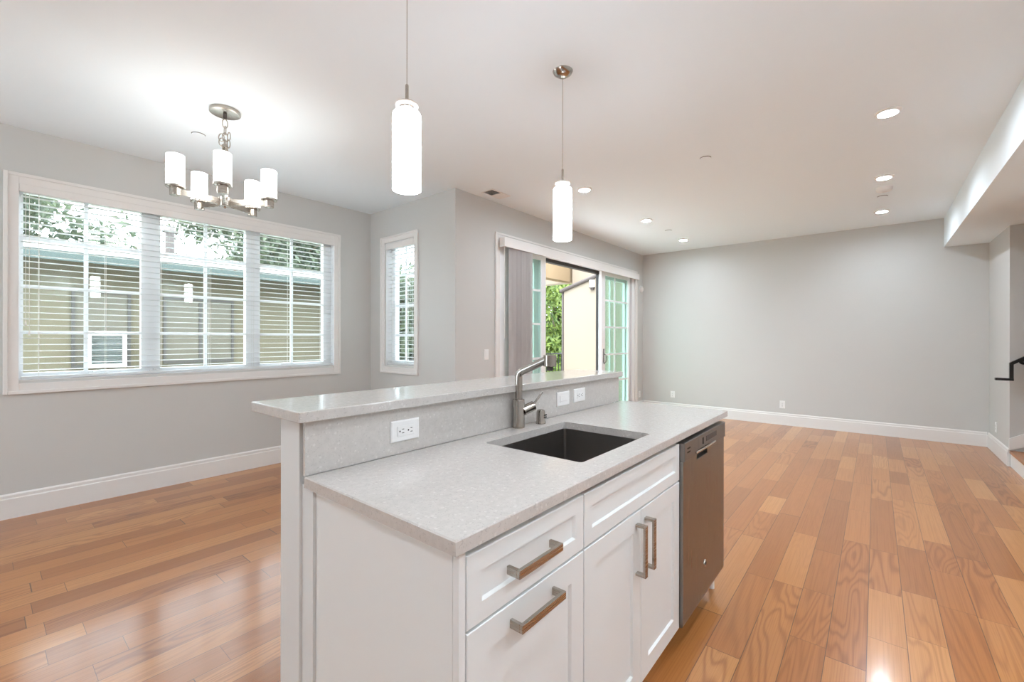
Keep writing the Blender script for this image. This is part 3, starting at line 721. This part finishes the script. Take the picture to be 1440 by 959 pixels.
mb = MB(); mb.lathe([(.0255, tip.z - .030), (.027, tip.z - .028), (.027, tip.z + .016), (.0255, tip.z + .0175)], hc, 28); hd = mb.build('spray_head', M_faucet, fa, smooth=True)
MB().lathe([(.012, tip.z - .048), (.0135, tip.z - .044), (.0135, tip.z - .0302)], hc, 20).build('nozzle', M_gutter, hd, smooth=True)
la = Vector((FX + .018, FYY - .012, .985)); lb = Vector((FX + .060, FYY - .036, 1.006)); 
MB().cyl(la, lb, .0215, .0205, 28).build('lever_hub', M_faucet, fa, smooth=True)
l0 = lb - (lb - la) * .15; l1 = Vector((1.577, 1.128, 1.062))
MB().tube([l0, l0 + (l1 - l0) * .3, l1], [.0055, .0048, .0042], 12).build('lever', M_faucet, fa, smooth=True)
ag = thing('air_gap', (1.614, 1.163, CZ), 'small brushed nickel air gap cap on the worktop right of the faucet', 'air gap')
MB().lathe([(.0225, CZ), (.0225, CZ + .008), (.020, CZ + .013), (.0195, CZ + .052), (.017, CZ + .060), (.010, CZ + .063)], (1.614, 1.163), 28).build('cap', M_faucet, ag, smooth=True)
mb = MB()
for z in (CZ + .026, CZ + .036): mb.box(1.611, 1.632, 1.1425, 1.1445, z, z + .006)
mb.build('vent_slot', M_dark, ag)

# ================================================================== PLATES ON WALLS
def plate_y(name, x, z, y, label, cat, horiz, kind, group=None):
    """wall plate on a wall facing -Y"""
    w, h = (.057, .035) if horiz else (.035, .057)
    t = thing(name, (x, y, z - h), label, cat, group)
    MB().loft([rect_y(x - w, x + w, z - h, z + h, y), rect_y(x - w, x + w, z - h, z + h, y - .003), rect_y(x - w + .004, x + w - .004, z - h + .004, z + h - .004, y - .006)]).build('cover_plate', M_plate, t)
    a, b = (.034, .0165) if horiz else (.0165, .034)
    MB().box(x - a, x + a, y - .009, y - .0055, z - b, z + b, .001).build('insert', M_plate, t)
    mb = MB(); f = y - .0095
    if kind == 'outlet':
        for s in (-1, 1):
            def sl_(du, dv, hu, hv):
                if horiz: mb.box(x + s * .017 + dv - hv, x + s * .017 + dv + hv, f, f + .001, z + du - hu, z + du + hu)
                else: mb.box(x + du - hu, x + du + hu, f, f + .001, z + s * .017 + dv - hv, z + s * .017 + dv + hv)
            sl_(-.006, .004, .0011, .0042); sl_(.006, .004, .0011, .0036); sl_(0, -.0085, .0024, .0024)
        mb.build('slots', M_dark, t)
    elif kind == 'dimmer':
        mb.box(x - .030, x + .030, f, f + .001, z - .012, z - .0095); mb.build('slide_track', M_vane, t)
    else:
        mb.box(x - .0155, x + .0155, y - .0105, y - .008, z - .032, z + .001, .001) if not horiz else mb.box(x - .031, x, y - .0105, y - .008, z - .0155, z + .0155, .001)
        mb.build('rocker', M_plate, t)
    return t
plate_y('wall_outlet', .908, .990, CY1, 'white horizontal double outlet on the near half of the island backsplash', 'outlet', True, 'outlet')
plate_y('dimmer_switch', 1.872, .995, CY1, 'white horizontal switch plate on the backsplash right of the faucet', 'switch', True, 'dimmer')
plate_y('wall_outlet', 2.030, .998, CY1, 'white horizontal outlet nearest the far end of the backsplash', 'outlet', True, 'outlet')
plate_y('light_switch', 3.543, 1.122, YS, 'white light switch on the wall left of the patio door', 'switch', False, 'rocker')
plate_y('wall_outlet', 7.60, .300, YS, 'faint white outlet low on the wall between patio door and room corner', 'outlet', False, 'outlet')
def plate_x(x, y, z, label):
    t = thing('wall_outlet', (x, y, z - .057), label, 'outlet'); w, h = .035, .057
    MB().loft([rect_x(y - w, y + w, z - h, z + h, x), rect_x(y - w, y + w, z - h, z + h, x - .003), rect_x(y - w + .004, y + w - .004, z - h + .004, z + h - .004, x - .006)]).build('cover_plate', M_plate, t)
    MB().box(x - .009, x - .0055, y - .0165, y + .0165, z - .034, z + .034, .001).build('insert', M_plate, t)
    mb = MB()
    for s in (-1, 1):
        for du in (-.006, .006): mb.box(x - .0098, x - .0088, y + du - .0011, y + du + .0011, z + s * .017 - .001, z + s * .017 + .007)
        mb.box(x - .0098, x - .0088, y - .0024, y + .0024, z + s * .017 - .011, z + s * .017 - .006)
    mb.build('slots', M_dark, t)
plate_x(XB, 2.742, .325, 'white outlet low on the far wall, just past the island worktop end')
plate_x(XB, 1.088, .305, 'white outlet low in the open middle of the far wall')
t = thing('wall_outlet', (7.34, YR, .24), 'white outlet low on the short wall beside the stair opening', 'outlet')
MB().loft([rect_y(7.305, 7.375, .243, .357, YR), rect_y(7.305, 7.375, .243, .357, YR + .003), rect_y(7.309, 7.371, .247, .353, YR + .006)]).build('cover_plate', M_plate, t)
mb = MB(); 
for z in (.283, .317): mb.box(7.325, 7.355, YR + .0062, YR + .0075, z - .012, z + .012, .001)
mb.build('insert', M_vane, t)
t = thing('door_chime', (7.655, YS, 2.13), 'small round white sensor on the wall high beside the room corner', 'sensor')
MB().cyl((7.655, YS, 2.197), (7.655, YS - .022, 2.197), .066, .060, 32).build('ring', M_panel, t, smooth=True)
MB().cyl((7.655, YS - .0222, 2.197), (7.655, YS - .036, 2.197), .042, .034, 28).build('dome', M_plate, t, smooth=True)

# stair handrail
hr = thing('handrail', (6.61, -1.1, .89), 'black iron stair handrail on the wall inside the stair opening', 'handrail')
def bar(mb, p, q, w, h):
    p, q = Vector(p), Vector(q); tdir = (q - p).normalized(); sx = Vector((1, 0, 0)); up = sx.cross(tdir).normalized()
    R_ = lambda o: [o + sx * (a * w) + up * (b * h) for a, b in ((-1, -1), (1, -1), (1, 1), (-1, 1))]
    mb.loft([R_(p), R_(q)])
mb = MB(); bar(mb, (6.61, -.940, .893), (6.61, -1.066, .893), .024, .012); bar(mb, (6.61, -1.052, .885), (6.61, -1.052, 1.058), .016, .014)
bar(mb, (6.61, -1.046, 1.048), (6.61, -2.6, 1.048 + 1.554 * .70), .020, .014); mb.build('rail', M_black, hr)
mb = MB(); mb.cyl((6.699, -1.15, 1.075), (6.690, -1.15, 1.075), .035, .033, 24); mb.tube([(6.69, -1.15, 1.07), (6.64, -1.15, 1.065), (6.612, -1.15, 1.10)], .009, 10); mb.build('bracket', M_black, hr, smooth=True)

# ================================================================== OUTSIDE
struct(MB().box(-30, 50, YW + .16, 60, -.62, -.5).build('ground', M_ground))
struct(MB().box(XC + .16, 8.72, YS + .151, 5.55, -.16, -.03).build('balcony_floor', M_deck))

# the neighbouring house beyond the wide window
hs = thing('house', (1.5, 9.0, -.5), 'beige stucco neighbouring house seen through the blinds of the wide window', 'house')
MB().box(-6, 7.4, 9.0, 13.2, -.5, 2.50).build('wall', M_stucco2, hs)
mb = MB(); mb.prism([(8.40, 2.44), (8.40, 2.46), (11.9, 3.14), (13.8, 2.7), (13.8, 2.66)], 'x', -6.4, 7.8); mb.build('roof', M_roof, hs)
MB().box(-6.4, 7.8, 8.375, 8.40, 2.335, 2.465).build('fascia', M_fascia, hs)
MB().box(-6.4, 7.8, 8.40, 9.0, 2.43, 2.445).build('eave_soffit', M_stucco2, hs)
def house_window(x0, x1, z0, z1, nx):
    mb = MB(); frame_y(mb, x0, x1, z0, z1, 8.965, 8.999, .035, .035, .04, .03)
    for k in range(1, nx): x = x0 + (x1 - x0) * k / nx; mb.box(x - .02, x + .02, 8.97, 8.999, z0 + .06, z1 - .05)
    f = mb.build('window', M_vent_dark, hs)
    MB().box(x0 + .035, x1 - .035, 8.988, 8.995, z0 + .04, z1 - .03).build('pane', M_wglass, f)
house_window(.86, 1.52, .86, 2.0, 1); house_window(1.93, 2.95, .88, 1.97, 2)
MB().tube([(4.66, 8.95, -.4), (4.66, 8.95, 2.42)], .04, 12).build('downpipe', M_trim, hs)
mb = MB(); mb.cyl((2.22, 9.9, 2.85), (2.22, 9.9, 3.22), .07, .07, 16); mb.cyl((2.22, 9.9, 3.22), (2.22, 9.9, 3.32), .12, .05, 16); mb.build('chimney_pipe', M_gutter, hs)
ac = thing('air_conditioner', (1.21, 8.85, .87), 'boxy window air conditioner in the neighbouring house window', 'air conditioner')
mb = MB(); frame_y(mb, .99, 1.43, .87, 1.40, 8.70, 8.96, .05, .05, .05, .06); mb.box(1.04, 1.38, 8.76, 8.96, .92, 1.34); mb.build('housing', M_trim, ac)
mb = MB()
for k in range(14): mb.box(1.04, 1.38, 8.715, 8.759, .926 + k * .0292, .938 + k * .0292)
mb.build('grille', M_fascia, ac)

# the wing to the right of the patio: cream wall, raked gutter, lantern
wg = thing('house_wing', (8.1, 4.3, -.029), 'cream stucco wing wall seen through the open patio door', 'house')
MB().prism([(3.45, -.029), (5.19, -.029), (5.19, 2.345), (4.385, 2.585), (3.45, 2.86)], 'x', 8.05, 8.60).build('wall', M_stucco, wg)
rp = [(8.035, 5.27, 2.325), (8.035, 4.385, 2.592), (8.035, 3.5, 2.86)]
mb = MB()
for (a, b) in zip(rp, rp[1:]): mb.tube([a, b], .042, 12)
mb.build('raked_gutter', M_gutter, wg, smooth=True)
MB().tube([(8.09, 5.235, 2.32), (8.09, 5.235, 2.0), (8.09, 5.235, -.03)], .032, 12).build('downspout', M_gutter, wg, smooth=True)
ln_ = thing('wall_lantern', (8.0, 4.49, 2.34), 'small white glass wall lantern on the cream wing under the gutter', 'lantern')
MB().box(7.985, 8.049, 4.44, 4.535, 2.355, 2.50, .006).build('lantern_glass', M_vinyl, ln_)
mb = MB(); mb.box(7.975, 8.049, 4.430, 4.545, 2.338, 2.354, .003); mb.box(8.01, 8.049, 4.46, 4.52, 2.30, 2.338); mb.build('lantern_base', M_gutter, ln_)
MB().box(8.615, 8.90, 3.45, 5.33, 2.0, 3.7).build('upper_wall', M_stucco, wg)
# patio cover beam
pb = thing('patio_beam', (8.3, 5.5, 2.6), 'tan stucco patio cover beam above the balcony', 'beam')
MB().box(7.62, 8.95, 5.40, 5.62, 2.60, 3.35).build('beam_body', M_beam, pb)
MB().box(8.70, 8.95, 5.63, 6.6, 2.60, 3.35).build('beam_return', M_stucco, pb)
# railing
rl = thing('balcony_railing', (6.0, 5.42, -.03), 'black metal railing along the outer edge of the balcony', 'railing')
MB().box(3.3, 8.70, 5.40, 5.44, .955, .985, .004).build('top_rail', M_black, rl)
MB().box(3.3, 8.70, 5.41, 5.43, .05, .075).build('bottom_rail', M_black, rl)
mb = MB(); x = 3.36
while x < 8.65: mb.tube([(x, 5.42, .07), (x, 5.42, .958)], .009, 6); x += .115
o = mb.build('balusters', M_black, rl)
for x in (3.3, 5.4, 8.66): MB().box(x, x + .04, 5.40, 5.44, -.03, .955).build('post', M_black, rl)

def tree(x, y, zb, zt, rx, ry, n, mat, label, size=.11, name='tree'):
    t = thing(name, (x, y, -.5), label, 'tree', 'trees outside')
    rnd = random.Random(int(x * 100 + y * 7)); mb = MB(); h = zt - zb; cz = (zb + zt) / 2
    mb.tube([(x, y, -.5), (x + .06, y, zb), (x - .04, y + .05, cz), (x, y, zt - h * .15)], [.10, .08, .05, .02], 8)
    for k in range(7):
        a = rnd.uniform(0, 2 * PI); z = zb + h * rnd.uniform(.05, .5)
        mb.tube([(x, y, z), (x + rx * .45 * math.cos(a), y + ry * .45 * math.sin(a), z + h * .18), (x + rx * .8 * math.cos(a), y + ry * .8 * math.sin(a), z + h * .30)], [.035, .022, .008], 6)
    mb.build('trunk', M_bark, t)
    vs, fs = [], []
    cl = [(rnd.gauss(0, .45), rnd.gauss(0, .45), rnd.uniform(-.85, .85)) for _ in range(46)]
    for k in range(n):
        c0 = rnd.choice(cl); p = Vector((x + rx * (c0[0] + rnd.gauss(0, .20)), y + ry * (c0[1] + rnd.gauss(0, .20)), cz + h / 2 * (c0[2] + rnd.gauss(0, .14))))
        nrm = Vector((rnd.gauss(0, 1), rnd.gauss(0, 1), rnd.gauss(.3, 1))).normalized()
        a = nrm.orthogonal().normalized(); b = nrm.cross(a); q = rnd.uniform(0, 2 * PI)
        a, b = a * math.cos(q) + b * math.sin(q), b * math.cos(q) - a * math.sin(q)
        s = size * rnd.uniform(.6, 1.25); i = len(vs)
        vs += [p - a * s, p + b * s * .35 + nrm * s * .08, p + a * s, p - b * s * .35 + nrm * s * .08]; fs.append((i, i + 1, i + 2, i + 3))
    off = t.location; me = bpy.data.meshes.new('foliage'); me.from_pydata([v - off for v in vs], [], fs); me.update()
    o = bpy.data.objects.new('foliage', me); COL.objects.link(o); o.parent = t; me.materials.append(mat)
    return t
tree(11.6, 7.5, -.3, 4.2, 1.2, 1.0, 9000, M_leaf, 'bright green tree beyond the balcony railing, seen through the open patio door')
tree(14.6, 10.4, -.3, 3.6, 1.1, .9, 3200, M_leaf2, 'dark green tree behind the left panel of the patio door')
tree(-.2, 17.5, 2.0, 6.6, 2.4, 1.6, 12000, M_leaf2, 'dark tree rising above the neighbouring roof at the left of the wide window', .17)
tree(7.2, 17.0, 2.0, 6.4, 2.6, 1.6, 13000, M_leaf2, 'leafy tree above the neighbouring roof at the right of the wide window', .17)
tree(5.45, 7.35, -.3, 2.7, .75, .6, 4200, M_leaf2, 'dark leafy shrub in front of the neighbouring house, seen through the narrow window')
tree(19.0, 15.0, -.3, 6.0, 2.4, 2.2, 4200, M_leaf2, 'dark green tree farthest back behind the patio railing', .16)
